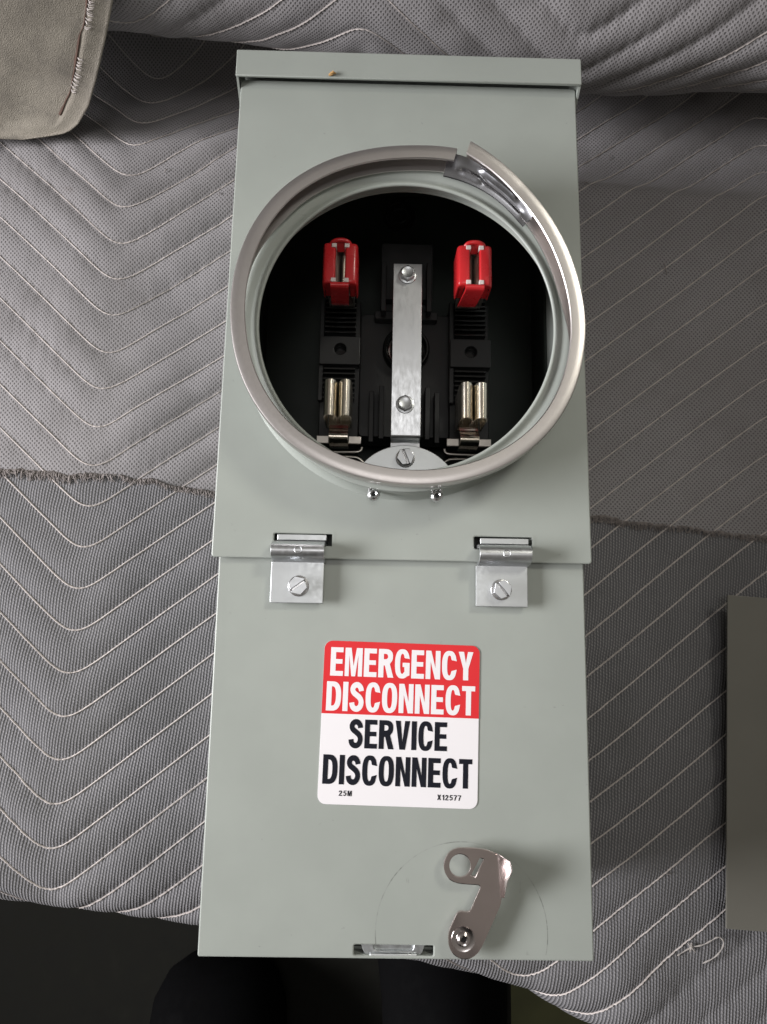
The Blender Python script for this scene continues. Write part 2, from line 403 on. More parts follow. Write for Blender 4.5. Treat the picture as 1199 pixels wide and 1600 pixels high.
# a soft crease that crosses the blanket right of the box, and dents where the box presses
disp += 2.2 * np.exp(-((Sg - (470 - 0.10 * (Xg - 120))) / 9) ** 2) * sstep(70, 140, Xg)
disp -= under * 0.6
disp += 7.0 * sstep(96, 235, -Xg) * sstep(-60, 40, Sg) * (1 - sstep(440, 480, Sg))      # the box sinks into the padding
wr = smooth_noise(Xg.shape, (5, 9), 41)
disp += 0.30 * (0.6 + 0.5 * np.clip(smooth_noise(Xg.shape, (14, 14), 43), -1, 1)) * np.sin(2 * PI * (Xg + 2.2 * wr) / 7.6) * np.exp(-dist / 4.0) * (1 - under)    # puckers along the seams
dYs = np.gradient(Yg, DS, axis=1); dZs = np.gradient(Zg, DS, axis=1); ln = np.hypot(dYs, dZs) + 1e-9
Nx = np.zeros_like(Yg); Ny = -dZs / ln; Nz = dYs / ln
GX = Xg + 0 * Nx; GY = Yg + Ny * disp; GZ = Zg + Nz * disp
def surf(x, s, off=0.0):
    """point of the blanket's top surface at fabric coordinates (arrays, mm)"""
    fi = np.clip((np.asarray(x) - XS[0]) / 1.9, 0, len(XS) - 1.001); fj = np.clip((np.asarray(s) - SMIN) / DS, 0, len(SS) - 1.001)
    i = fi.astype(int); j = fj.astype(int); a = fi - i; b = fj - j
    def bl(G): return (1 - a) * (1 - b) * G[i, j] + a * (1 - b) * G[i + 1, j] + (1 - a) * b * G[i, j + 1] + a * b * G[i + 1, j + 1]
    return np.stack([bl(GX), bl(GY) + bl(Ny) * off, bl(GZ) + bl(Nz) * off], -1)
frn = smooth_noise((len(XS), 4), (9, 1), 21)[:, 0]; frn2 = smooth_noise((len(XS), 4), (1.6, 1), 22)[:, 0]
EDGE = np.interp(XS, [-430, -262, -190, -120, 0, 130, 246, 430], [250, 247, 247, 239, 234, 230, 217, 206]) + 1.3 * frn + 0.5 * frn2

blanket = empty("moving_blanket", (0, 230, -101))
tag(blanket, "grey quilted moving blanket with zigzag cream stitching under the meter box", "blanket")
def grid_mesh(name, S2, off, mat, parent):
    n, m = S2.shape; X2 = np.repeat(XS[:, None], m, 1)
    P = surf(X2, S2, off).reshape(-1, 3) / 1000
    idx = np.arange(n * m).reshape(n, m)
    q = np.stack([idx[:-1, :-1], idx[1:, :-1], idx[1:, 1:], idx[:-1, 1:]], -1).reshape(-1, 4)
    me = bpy.data.meshes.new(name); me.vertices.add(n * m); me.vertices.foreach_set("co", P.ravel())
    me.loops.add(q.size); me.loops.foreach_set("vertex_index", q.ravel().astype(np.int32))
    me.polygons.add(len(q)); me.polygons.foreach_set("loop_start", (np.arange(len(q)) * 4).astype(np.int32))
    me.update(calc_edges=True)
    uvl = me.uv_layers.new(name="UVMap"); UV = np.stack([X2.ravel(), S2.ravel()], -1)[q.ravel()] / 1000
    uvl.data.foreach_set("uv", UV.ravel()); me.validate(); me.shade_smooth()
    return finish(me, name, mat, parent, None, 0, recalc=False)
nf = int((247 - SMIN) / DS)
tt = np.linspace(0, 1, nf)[None]
S_f = SMIN + (EDGE[:, None] + 14 - SMIN) * tt
o = grid_mesh("fine_weave_panel", S_f, 0.0, "fine", blanket); o["label"] = "darker fine ribbed cloth of the blanket's front part"
tc = np.linspace(0, 1, int((SMAX - 2 - 240) / DS))[None]
S_c = EDGE[:, None] + (SMAX - 2 - EDGE[:, None]) * tc
o = grid_mesh("coarse_weave_panel", S_c, 0.75, "coarse", blanket); o["label"] = "lighter coarse mesh cloth ending in a frayed selvage"

# stitched seams: one thread each
def seam_s(k, x):
    s = 381.5 + k * PITCH + gseam(x, 381.5 + k * PITCH)
    for _ in range(6):
        fi = np.clip((x - XS[0]) / 1.9, 0, len(XS) - 1).astype(int); fj = np.clip((s - SMIN) / DS, 0, len(SS) - 1).astype(int)
        s = 381.5 + k * PITCH + gseam(x, s) - wav[fi, fj]
    return s
xs = np.arange(-372, 372, 1.0)
for k in range(-27, 21):
    s = seam_s(k, xs); s = np.convolve(np.pad(s, 3, mode='edge'), np.ones(7) / 7, 'valid')
    ok = (s > -120) & (s < 760)
    if ok.sum() < 30: continue
    i0, i1 = np.where(ok)[0][[0, -1]]
    if not ok[i0:i1 + 1].all(): i1 = i0 + np.argmin(ok[i0:]) - 1
    xx = xs[i0:i1 + 1]; s2 = s[i0:i1 + 1]
    if k == -16 or k == 20: pass
    arc = np.r_[0, np.cumsum(np.hypot(np.diff(xx), np.diff(s2)))]
    ph = (arc / 3.3) % 1.0; up = np.sin(PI * ph)
    e = np.interp(xx, XS, EDGE); off = np.where(s2 > e, 0.75, 0.05) + 0.05 + 0.42 * up
    P = surf(xx, s2, off)
    thin = np.where(s2 > e, 0.85, 1.0)
    MB().tube([tuple(p) for p in P], list((0.36 + 0.24 * up) * thin), 4).build("stitch_seam", "thread", blanket, smooth=60)

# frayed selvage
fr = MB()
for i in range(1500):
    x = RNG.uniform(-330, 330); e = float(np.interp(x, XS, EDGE)); dens = math.sin(x * 0.05) + math.sin(x * 0.021 + 1.2)
    L = RNG.uniform(1.2, 4.2) * (1.15 + 0.25 * dens); lean = RNG.normal(0, 1.5); h = RNG.uniform(0.3, 1.9)
    p = [surf(x + lean * t * t + RNG.normal(0, .25), e + 1.5 - (L + 1.5) * t, 0.6 + h * math.sin(PI * min(1, t * 1.1)) ) for t in (0, 0.3, 0.6, 0.85, 1)]
    fr.tube([tuple(q) for q in p], [0.30, 0.30, 0.26, 0.22, 0.12], 3)
for j in range(26):                                            # yarns pulled along the edge
    x0 = RNG.uniform(-330, 300); n = int(RNG.integers(14, 46)); o0 = RNG.uniform(-2.6, 1.0)
    xx = x0 + np.arange(n) * 1.1; p = surf(xx, np.interp(xx, XS, EDGE) + o0 + 0.8 * np.sin(xx * 0.9 + j), 1.2 + 0.5 * np.sin(xx * 0.6 + 2 * j))
    fr.tube([tuple(q) for q in p], 0.33, 4)
o = fr.build("frayed_edge", "fray", blanket, smooth=60); o["kind"] = "stuff"
# loose thread tail with a knot
pts = np.array([(176, -41.5, 1.2), (184, -36, 2.0), (190, -34.5, 3.0), (195.5, -31, 4), (199.5, -28, 5), (202.5, -30.5, 5.5), (201.5, -35, 5), (197.5, -41, 3.5), (191, -45.5, 1.4)])
pp = smooth_poly([tuple(surf(a, b, c)) for a, b, c in pts], 3, False)
lt = MB().tube(pp, [0.42 + 0.13 * math.sin(i * 0.8) for i in range(len(pp))], 6)
kn = surf(184.0, -36.0, 2.0)
for a in range(7):
    d = RNG.normal(0, 1, 3); d[2] = abs(d[2]) * 0.5; lt.tube([tuple(kn - d * 1.2), tuple(kn + np.array([0, 0, 0.9])), tuple(kn + d * 1.7)], [0.3, 0.55, 0.15], 5)
lt.build("loose_thread", "tail", blanket, smooth=60)
# lint caught in the weave
ln_ = MB()
for (x, s, L, a) in [(-168, 468, 4.0, 0.9), (-128, 452, 2.6, 2.0), (152, 497, 5, 1.2), (188, 402, 9, 1.8), (131, 470, 4, -0.7), (118, 505, 5, 2.2), (170, 6, 3, 0.2)]:
    q = [surf(x + L * math.cos(a) * t, s + L * math.sin(a) * t, 1.2 + 1.0 * math.sin(3 * t)) for t in (0, 0.33, 0.66, 1)]
    ln_.tube([tuple(p) for p in q], [0.2, 0.3, 0.3, 0.15], 5)
ln_.build("lint", "fray", blanket, smooth=60)["kind"] = "stuff"

# ------------------------------------------------------------------ tan canvas cloth, upper left
def canvas_cloth():
    prof = np.array([(712, 225), (668, 115), (604, 60), (560, 36), (533, 10), (520, -20), (510, -50), (502, -75), (496, -90), (492, -96)], float)
    for _ in range(2):
        q = np.empty((2 * len(prof), 2)); q[0] = prof[0]; q[-1] = prof[-1]; q[1:-1:2] = .75 * prof[:-1] + .25 * prof[1:]; q[2:-1:2] = .25 * prof[:-1] + .75 * prof[1:]; prof = q
    d = np.r_[0, np.cumsum(np.hypot(*np.diff(prof, axis=0).T))]; Lt = d[-1]
    m, n = 170, 110
    t = np.linspace(0, Lt, m); py = np.interp(t, d, prof[:, 0]); pz = np.interp(t, d, prof[:, 1])
    rem = Lt - t                                                  # distance to the lower hem
    xr = np.interp(rem, [0, 2, 4, 7, 12, 25, 43, 67, 89, 150, 330], [-268, -254, -240, -233, -225.5, -214, -203, -189.5, -178, -150, -100])
    nz1 = smooth_noise((m, n), (16, 14), 31); nz2 = smooth_noise((m, n), (5, 5), 32)
    a = np.linspace(0, 1, n)[None] ** 0.8
    X = -420 + (xr[:, None] + 420) * a
    edge = np.minimum(xr[:, None] - X, rem[:, None] * 1.4 + 0 * X)          # distance from the free edge
    hemw = 15 + 1.5 * np.sin(t * 0.09)[:, None] + 0.8 * nz2
    hem = sstep(0, 1.6, hemw - edge)
    off = 1.0 + 1.6 * nz1 * np.clip(rem[:, None] / 40, 0, 1) + 0.25 * nz2 + 1.5 * hem + 2.0 * np.exp(-edge / 3.0)
    # gentle cling: the cloth leans back toward its right edge
    off -= 4.0 * np.exp(-(xr[:, None] - X) / 12) * np.clip(rem[:, None] / 60, 0, 1)
    ty = np.gradient(py, t); tz = np.gradient(pz, t); ny, nz = tz, -ty
    sgn = np.where((ny * -1 + nz * 1) > 0, 1, -1); ny = ny * sgn; nz = nz * sgn
    bend = 10 * np.clip((X + 330) / 200, -1, 1) ** 2 * 0
    Y = py[:, None] + ny[:, None] * off + bend; Z = pz[:, None] + nz[:, None] * off
    idx = np.arange(m * n).reshape(m, n)
    q = np.stack([idx[:-1, :-1], idx[1:, :-1], idx[1:, 1:], idx[:-1, 1:]], -1).reshape(-1, 4)
    me = bpy.data.meshes.new("canvas"); me.from_pydata((np.stack([X, Y, Z], -1).reshape(-1, 3) / 1000).tolist(), [], q.tolist())
    uvl = me.uv_layers.new(name="UVMap"); UV = (np.stack([X, np.repeat(t[:, None], n, 1)], -1).reshape(-1, 2) / 1000)[q.ravel()]
    uvl.data.foreach_set("uv", UV.ravel()); me.shade_smooth()
    o = finish(me, "canvas_cloth", "canvas", None, None, 0)
    sm = o.modifiers.new("thick", 'SOLIDIFY'); sm.thickness = 0.0008; sm.offset = 0
    tag(o, "tan worn canvas cloth with a frayed hem hanging over the upper left corner", "cloth")
    # overlock stitches along the hem
    P = np.stack([X, Y, Z], -1); N = np.stack([0 * ny, ny, nz], -1)
    hs = MB()
    for i in range(8, m - 1):
        j = int(np.argmin(np.abs(edge[i] - hemw[i])))
        if rem[i] > 24 and (math.sin(t[i] * 0.16 + 1.0) > -0.35):
            c = P[i, j]; u_ = P[i, min(j + 2, n - 1)] - c; u_ = u_ / (np.linalg.norm(u_) + 1e-9); nn = N[i]; dn = np.array([0, ty[i], tz[i]])
            for r in range(2):
                b = c + dn * RNG.uniform(-1, 1) - u_ * RNG.uniform(0.3, 1.4)
                hs.tube([tuple(b - u_ * 0.4), tuple(b + u_ * 1.6 + nn * 1.9 + dn * 0.4), tuple(b + u_ * 4.2 + nn * 1.0 + dn * RNG.uniform(0, 2))], [0.22, 0.40, 0.2], 4)
    hl = []
    for i in range(6, m - 1, 2):
        if rem[i] > 15:
            j = int(np.argmin(np.abs(edge[i] - hemw[i]))); hl.append(tuple(P[i, j] + N[i] * 0.55 + np.array([-1.2, 0, 0])))
    MB().tube(smooth_poly(hl, 1, False), [0.62 + 0.3 * math.sin(0.37 * q) + 0.15 * math.sin(1.3 * q) for q in range(2 * len(hl))], 5).build("hem_edge", "hemline", o, smooth=60)
    hs.build("hem_stitches", "thread", o, smooth=60)["kind"] = "stuff"
canvas_cloth()

# ------------------------------------------------------------------ grey sheet cover on the right
pc = empty("sheet_cover", (300, 80, -99))
tag(pc, "flat grey painted sheet metal cover lying at the right edge on the blanket", "metal cover")
def rot_about(poly, deg, c):
    a = math.radians(deg); return [(c[0] + (x - c[0]) * math.cos(a) - (y - c[1]) * math.sin(a), c[1] + (x - c[0]) * math.sin(a) + (y - c[1]) * math.cos(a)) for x, y in poly]
pcn = (213.5, 178.0)
plate("face", [rot_about(rrect(213.5, -21.5, 403, 178, 0.8, 2), -3.6, pcn)], -92.4, 1.4, "panel", pc, 0.4)
b = MB().box(401.6, 402.8, -20, 176.5, -99.5, -93.9); b.rotz(-3.6, pcn); b.build("flange", "panel", pc)
b = MB().box(240, 401.4, 174.0, 175.2, -99.5, -93.9); b.rotz(-3.6, pcn); b.build("flange", "panel", pc)
b = MB().box(240, 401.4, -18.3, -17.1, -99.5, -93.9); b.rotz(-3.6, pcn); b.build("flange", "panel", pc)

# ------------------------------------------------------------------ the meter socket enclosure
BOX = empty("meter_socket", (0, 230, -98))
tag(BOX, "grey-green steel meter socket box with open round opening, hinged door and warning sticker", "meter box")
ROOT = BOX
# can: back and four walls
can = MB()
can.box(-92.5, 92.5, 1.5, 455, -98, -96.6)
can.box(-92.5, -91.1, 1.5, 455, -96.6, -3.0); can.box(91.1, 92.5, 1.5, 455, -96.6, -3.0)
can.box(-91.1, 91.1, 1.5, 2.9, -96.6, -6.5); can.box(-91.1, 91.1, 453.6, 455, -96.6, -3.0)
can.build("case", "paint", BOX, 0.3)
# door (lower front)
YS = 187.5
slot = rrect(-20, 1.6, 17.4, 6.0, 0.4, 1)
door = plate("door", [rrect(-93.4, 0, 93.4, YS + 6, 1.0, 3), slot], 0.0, 1.6, "door", BOX, 0.7)
ds = MB()
ds.box(-93.3, -91.8 - 0.9, 1.2, YS + 4, -16, -1.7); ds.box(92.7, 93.3, 1.2, YS + 4, -16, -1.7); ds.box(-92.6, 92.6, 0.1, 1.4, -16, -1.7)
ds.build("door_flange", "paint", door, 0.0)
# latch staple showing through the slot in the door's lower edge
st = MB()
stp = smooth_poly([(-17, 6.4), (-15.2, 1.6), (-12.5, 0.4), (9.5, 0.4), (12.0, 1.6), (13.6, 6.4)], 2, False)
stp2 = smooth_poly([(-11.4, 6.4), (-10.8, 3.6), (-9.5, 2.9), (6.8, 2.9), (8.0, 3.6), (8.6, 6.4)], 2, False)
st.prism(stp + stp2[::-1], -3.4, -1.4)
st.tube([(-12.5, 1.4, -1.2), (9.6, 1.4, -1.2)], 1.0, 8)
st.box(-13, 10, 2.9, 6.3, -4.4, -2.9)
st.box(-24, 20, 7.2, 9.0, -12, -3.6)
st.build("latch_staple", "galv", BOX, 0.2)

# upper cover: folded plate with round collar
def ztilt(y): return 4.0 + (2.4 - 4.0) * (y - 187.5) / 271.5
OC = (0.0, 307.0); OSY = 1.022
slotL = rrect(-65.2, 194.1, -35.0, 200.1, 0.5, 1); slotR = rrect(36.5, 194.2, 66.8, 200.4, 0.5, 1)
cover = plate("upper_cover", [[(x * (1.014 - 0.014 * (y - YS) / 271.5), y) for x, y in rrect(-95.2, YS, 95.2, 459, 1.6, 4)], circ(OC, 83.4, 120, OSY), slotL, slotR], 0.0, 1.5, "paint", BOX, 0.65, ztilt)
for x0, x1 in ((-95.1, -94.0), (94.0, 95.1)):
    v = [(x0, YS + 1.5, -13), (x1, YS + 1.5, -13), (x1, 458, -13), (x0, 458, -13), (x0, YS + 1.5, ztilt(YS) - 1.7), (x1, YS + 1.5, ztilt(YS) - 1.7), (x1, 458, ztilt(458) - 1.7), (x0, 458, ztilt(458) - 1.7)]
    MB().add(v, [(0, 1, 2, 3), (4, 5, 6, 7), (0, 1, 5, 4), (1, 2, 6, 5), (2, 3, 7, 6), (3, 0, 4, 7)]).build("cover_flange", "paint", cover)
col = [(88.5, 2.2), (86.6, 3.9), (85.4, 6.6), (84.9, 11.0), (84.8, 17.6), (85.4, 18.8), (85.2, 19.9), (84.2, 20.3), (82.0, 20.1), (80.2, 19.5), (79.0, 19.4), (77.8, 20.0), (76.8, 20.8), (76.0, 21.0), (75.4, 20.7), (75.1, 20.0), (75.4, 19.3), (76.4, 18.8), (78.6, 18.0), (80.8, 18.2), (83.2, 18.6), (83.5, 16.0), (83.6, 9.0), (84.0, 2.0)]
MB().lathe(col, OC, 180, OSY, True).build("opening_collar", "paint", cover, smooth=50)

# rain cap
cap = MB()
cap.extrude_x([(456.2, 8.9), (472.0, 8.9), (473.2, 7.9), (473.4, 5.5), (473.4, -96), (472.0, -96), (471.8, 5.0), (471.2, 7.2), (456.2, 7.3)], -96.9, 96.9)
cap.build("rain_cap", "paint", BOX, 0.45)
for s_, a, b in ((-1, -96.8, -95.6), (1, 95.6, 96.8)):
    MB().extrude_x([(456.3, 7.0), (471.0, 7.0), (471.0, -60), (446.0, -60), (440.0, -30), (448.5, -6)], a, b).build("cap_cheek", "paint", BOX, 0.0)

# ---- sealing ring (open channel sprung at the top right)
RC = (0.5, 309.5)
A_ = [-286, -270, -255, -240, -225, -210, -198, -185, -172, -160, -147, -133, -118, -104, -90, -75, -57, -42, -30, -15, -2, 7, 18, 32, 47, 59, 72]
R_ = [92.6, 90.2, 90.3, 91.4, 92.0, 91.0, 89.8, 88.7, 88.3, 88.8, 89.2, 89.3, 88.4, 87.8, 88.2, 89.4, 91.2, 91.8, 91.0, 89.2, 88.0, 87.2, 87.0, 88.0, 90.2, 93.4, 97.3]
Az = [-286, -90, 20, 50, 72]; Zz = [31, 31, 31, 31.5, 33]
ang = np.linspace(-285.1, 71.6, 330); rr = np.interp(ang, A_, R_); rr = np.convolve(np.pad(rr, 9, mode='reflect', reflect_type='odd'), np.hanning(19) / np.hanning(19).sum(), 'valid'); zz = np.interp(ang, Az, Zz)
def ring_sweep(a0, a1, prof):
    b = MB(); k = (ang >= a0) & (ang <= a1); rings = []
    for a, r, z in zip(ang[k], rr[k], zz[k]):
        c, s = math.cos(math.radians(a)), math.sin(math.radians(a))
        aa = (a + 360) % 360                                  # the lower lip reaches further in where the ring is sprung away
        far = float(sstep(-14, 12, (aa + 60) % 360 - 60)) * (1 - float(sstep(138, 165, aa if aa < 300 else 0)))
        rings.append([(RC[0] + (r + dr - (3.6 * far if dr < -5 and dz < -7 else 0)) * c, RC[1] + (r + dr - (3.6 * far if dr < -5 and dz < -7 else 0)) * s, z + dz) for dr, dz in prof])
    return b.loft(rings)
chan = [(-7.5, -0.75), (-7.1, -0.25), (-4.0, 0.0), (-1.0, 0.0), (-0.3, -0.25), (0, -0.9), (0.05, -4), (0.1, -7.0), (-0.2, -7.8), (-0.9, -8.2), (-5.6, -8.5),
        (-5.6, -7.8), (-1.2, -7.4), (-0.8, -6.6), (-0.75, -4), (-0.8, -1.3), (-1.3, -0.85), (-4.0, -0.8), (-6.9, -1.0), (-7.3, -1.3)]
ring = ring_sweep(-286, 73, chan).build("sealing_ring", "ring", BOX, smooth=27)
ring["label"] = "bare steel sealing ring sprung open at the upper right"
# tongue of the clasp that bridges the gap, lying inside the channel
tg = MB(); rows = []
n = 40
for i in range(n):
    t = i / (n - 1); a = 77.5 - t * 36.5
    r_in = 78.4 + 2.6 * (1 - t); r_out = np.interp(a, [38, 47, 59, 66, 72, 78], [84.5, 85.2, 87.0, 89.5, 91.5, 92.0])
    z = 24.2 + 1.6 * math.sin(PI * min(1, t * 1.1))
    c, s = math.cos(math.radians(a)), math.sin(math.radians(a)); row = []
    for j in range(13):
        w = j / 12; r = r_in + (r_out - r_in) * w
        zz_ = z - 1.5 * (1 - w) ** 2 + 2.4 * w ** 3
        # two pressed beads
        zz_ += 1.5 * math.exp(-((w - 0.80) / 0.09) ** 2) * float(sstep(0.30, 0.36, t) * (1 - sstep(0.74, 0.79, t)))
        zz_ += 1.3 * math.exp(-((w - (0.34 + 0.1 * t)) / 0.13) ** 2) * float(sstep(0.12, 0.2, t) * (1 - sstep(0.36, 0.42, t)))
        zz_ -= 0.9 * math.exp(-((w - 0.55) / 0.13) ** 2) * float(sstep(0.34, 0.4, t) * (1 - sstep(0.86, 0.92, t)))
        row.append((RC[0] + r * c, RC[1] + r * s, zz_))
    rows.append(row)
tg.add([p for r in rows for p in r] + [(p[0], p[1], p[2] - 0.9) for r in rows for p in r],
       [(i * 13 + j, i * 13 + j + 1, (i + 1) * 13 + j + 1, (i + 1) * 13 + j) for i in range(n - 1) for j in range(12)] +
       [(n * 13 + i * 13 + j, n * 13 + (i + 1) * 13 + j, n * 13 + (i + 1) * 13 + j + 1, n * 13 + i * 13 + j + 1) for i in range(n - 1) for j in range(12)] +
       [(j, j + n * 13, j + 1 + n * 13, j + 1) for j in range(12)] + [((n - 1) * 13 + j, (n - 1) * 13 + j + 1, (n - 1) * 13 + j + 1 + n * 13, (n - 1) * 13 + j + n * 13) for j in range(12)])
tg.build("clasp_tongue", "strap", ring, smooth=50)
# eyelet rivets hanging from the ring's lower rim
for x, y in ((-15.2, 219.3), (16.4, 219.3)):
    e = MB(); e.lathe([(1.05, 13.5), (1.15, 15.0), (1.7, 15.4), (2.3, 15.2), (3.0, 14.2), (3.3, 13.2), (3.2, 12.5), (1.05, 12.3)], (x, y), 28, 1, True)
    e.build("eyelet", "bolt", ring, smooth=50)
    e2 = MB().tube([(x - 1.9, y + 1.6, 14.0), (x - 1.9, y + 4.6, 16.0)], 0.75, 8).tube([(x + 0.1, y + 1.9, 14.0), (x + 0.1, y + 4.6, 16.0)], 0.75, 8).tube([(x + 2.0, y + 1.6, 14.0), (x + 2.0, y + 4.6, 16.0)], 0.75, 8)
    e2.build("eyelet_lug", "bolt", ring, smooth=50)
    MB().lathe([(0.01, 12.6), (1.1, 12.6)], (x, y), 20).build("eyelet_hole", "black", ring)

# ---- inside: black liner, moulded block, jaws and neutral bar
MB().prism(rrect(-90.6, 150, 90.6, 453, 2), -96.2, -94).build("back_liner", "liner", BOX)
for a, b, zt in ((-91.0, -89.9, -47), (89.9, 91.0, -57)):
    MB().box(a, b, 150, 452, -93.9, zt).build("side_liner", "liner", BOX)
MB().box(-89.8, 89.8, 452.0, 453.4, -93.9, -30).build("end_liner", "liner", BOX)
MB().box(-89.8, 89.8, 186, 187.2, -93.9, -14).build("barrier", "liner", BOX)
kn = MB(); kn.lathe([(0.01, -93.2), (4.6, -93.1), (5.2, -92.4), (5.8, -93.0), (9.2, -93.0), (9.8, -91.9), (10.9, -91.9), (11.4, -93.9)], (-1, 437), 40)
kn.build("knockout", "black", BOX, smooth=40)

blk = MB()
blk.prism(rrect(-25.5, 268, 38.5, 347, 3, 4), -80, -57)
blk.prism(rrect(-31, 266, -25.6, 300, 1.2, 2), -80, -58); blk.prism(rrect(38.6, 266, 44, 300, 1.2, 2), -80, -58)
blk.prism(rrect(-13.5, 352, 18.5, 389, 1.2, 2), -80, -46)
blk.prism(rrect(-11, 347.2, 15.5, 351.9, .6, 2), -80, -52)
blk.build("moulded_block", "black", BOX, 0.6)
for x0, x1 in ((-13.2, -10.2), (14.2, 17.2)):
    MB().box(x0, x1, 263.5, 296, -56.9, -44).build("block_rib", "black", BOX, 0.4)
    MB().box(x0 - 6 if x0 < 0 else x1 + 3, x0 - 3 if x0 < 0 else x1 + 6, 262.5, 294, -56.9, -48).build("block_rib", "black", BOX, 0.4)
    MB().box(x0, x1, 341, 372, -45.9, -38).build("block_rib", "black", BOX, 0.4)
MB().prism(rrect(-17, 341, 22, 346.5, 1.5), -56.9, -50).build("block_bridge", "black", BOX, 0.6)
rg = MB(); rg.lathe([(11.8, -56.9), (11.9, -51.5), (12.6, -50.4), (13.6, -50.3), (14.4, -51.4), (14.5, -56.9)], (2.9, 322.8), 56)
rg.build("round_boss", "black_gloss", BOX, smooth=45)
MB().lathe([(0.01, -56.6), (9.6, -56.6), (10.0, -54.6), (10.9, -54.3), (11.4, -56.9)], (2.9, 322.8), 48).build("boss_plug", "black_gloss", BOX, smooth=45)

def column(xc):
    b = MB(); b.box(xc - 12, xc + 12, 262, 352, -80, -51); b.build("terminal_post", "black", BOX, 0.6)
    h = MB()
    pd = plate("terminal_pad", [rrect(xc - 12.2, 308.8, xc + 12.2, 326.4, 0.6, 2), circ((xc + 0.2, 318.4), 3.7, 28)], -43.5, 7.4, "black", BOX, 0.4)
    MB().disc_cap(4.2, -49.5, (xc + .2, 318.4), 24).build("pad_hole", "black_gloss", pd)
    ys = [329.0 + 3.05 * i for i in range(8)] + [287.5 + 3.0 * i for i in range(7)]
    for i, y in enumerate(ys):
        MB().box(xc - 9.6, xc + 9.4, y, y + 1.25, -50.9, -43.6 - (0.8 if i % 3 == 0 else 0)).build("cooling_fin", "black_gloss", BOX, 0.25)
    MB().box(xc - 12.6, xc - 9.8, 287, 351, -50.9, -46.5).build("post_rail", "black", BOX, 0.4)
for xc in (-37.4, 41.4): column(xc)

def jaw(xc, yc, tilt=0.0, name="jaw"):
    """two sprung tinned leaves that curl over towards each other, on a bent foot"""
    r = []
    for sgn in (-1, 1):
        prof = [(6.6, -34), (6.7, -20), (6.9, -13.0), (6.75, -9.6), (6.0, -7.2), (4.7, -6.0), (3.4, -6.2), (2.3, -7.4), (1.3, -9.4), (0.75, -12.0), (0.7, -17), (1.0, -23)]
        prof = smooth_poly(prof, 2, False)
        P2 = [(xc + sgn * x, z) for x, z in prof]
        th = 0.75; N2 = len(P2); inner = []
        for i in range(N2):
            a = Vector(P2[max(i - 1, 0)]); c = Vector(P2[min(i + 1, N2 - 1)]); t = (c - a).normalized(); nrm = Vector((-t.y, t.x)) * sgn
            inner.append(tuple(Vector(P2[i]) + nrm * (-th)))
        b = MB()
        yb, yt = yc - 10.0, yc + 10.0
        n = N2; v = [(x, yb, z) for x, z in P2] + [(x, yt, z) for x, z in P2] + [(x, yb, z) for x, z in inner] + [(x, yt, z) for x, z in inner]
        fc = []
        for i in range(n - 1):
            fc += [(i, i + 1, n + i + 1, n + i), (2 * n + i, 3 * n + i, 3 * n + i + 1, 2 * n + i + 1), (i, 2 * n + i, 2 * n + i + 1, i + 1), (n + i, n + i + 1, 3 * n + i + 1, 3 * n + i)]
        fc += [(0, n, 3 * n, 2 * n), (n - 1, 3 * n - 1, 4 * n - 1, 2 * n - 1)]
        b.add(v, fc); r.append(b)
    j = MB(); j.v = list(r[0].v); j.f = list(r[0].f); j.add(r[1].v, r[1].f)
    j.box(xc - 6.2, xc + 6.2, yc - 9, yc + 9, -36, -34.2)
    return j

def lower_jaw(xc, yc):
    o = jaw(xc, yc).build("jaw", "tin", BOX, 0, 50)
    # bent foot, cross tabs
    ft = MB(); ft.extrude_x(smooth_poly([(yc - 8, -32.5), (yc - 12.0, -31.0), (yc - 14.2, -28.0), (yc - 15.6, -26.2), (yc - 17.5, -27.0), (yc - 18.6, -31), (yc - 18.8, -42), (yc - 20.0, -42), (yc - 20.2, -30), (yc - 18.6, -25.2), (yc - 15.6, -24.4), (yc - 13.2, -26.4), (yc - 11.4, -29.4), (yc - 8, -31)], 2), xc - 5.4, xc + 5.4)
    ft.build("jaw_foot", "tin", o, 0.15, 45)
    for a, b in ((-12.6, -5.6), (5.6, 12.8)):
        MB().box(xc + a, xc + b, yc - 19.6, yc - 15.2, -31.5, -29.8).build("jaw_tab", "tin_dull", o, 0.3)
    # wire clip below
    w = -1 if xc < 0 else 1
    s1 = smooth_poly([(xc + w * 16, yc - 22.5, -40), (xc - w * 8, yc - 22.5, -38), (xc - w * 12.5, yc - 22.2, -38), (xc - w * 13.2, yc - 19.5, -38)], 2, False)
    s2 = smooth_poly([(xc + w * 16, yc - 25.0, -40), (xc - w * 8.0, yc - 25.2, -38), (xc - w * 12.5, yc - 26.4, -38), (xc - w * 18.5, yc - 34, -38)], 2, False)
    MB().tube(s1, 0.85, 8).build("wire_clip", "tin_dull", o, smooth=50); MB().tube(s2, 0.85, 8).build("wire_clip", "tin_dull", o, smooth=50)
lower_jaw(-35.8, 276.0); lower_jaw(38.4, 275.9)

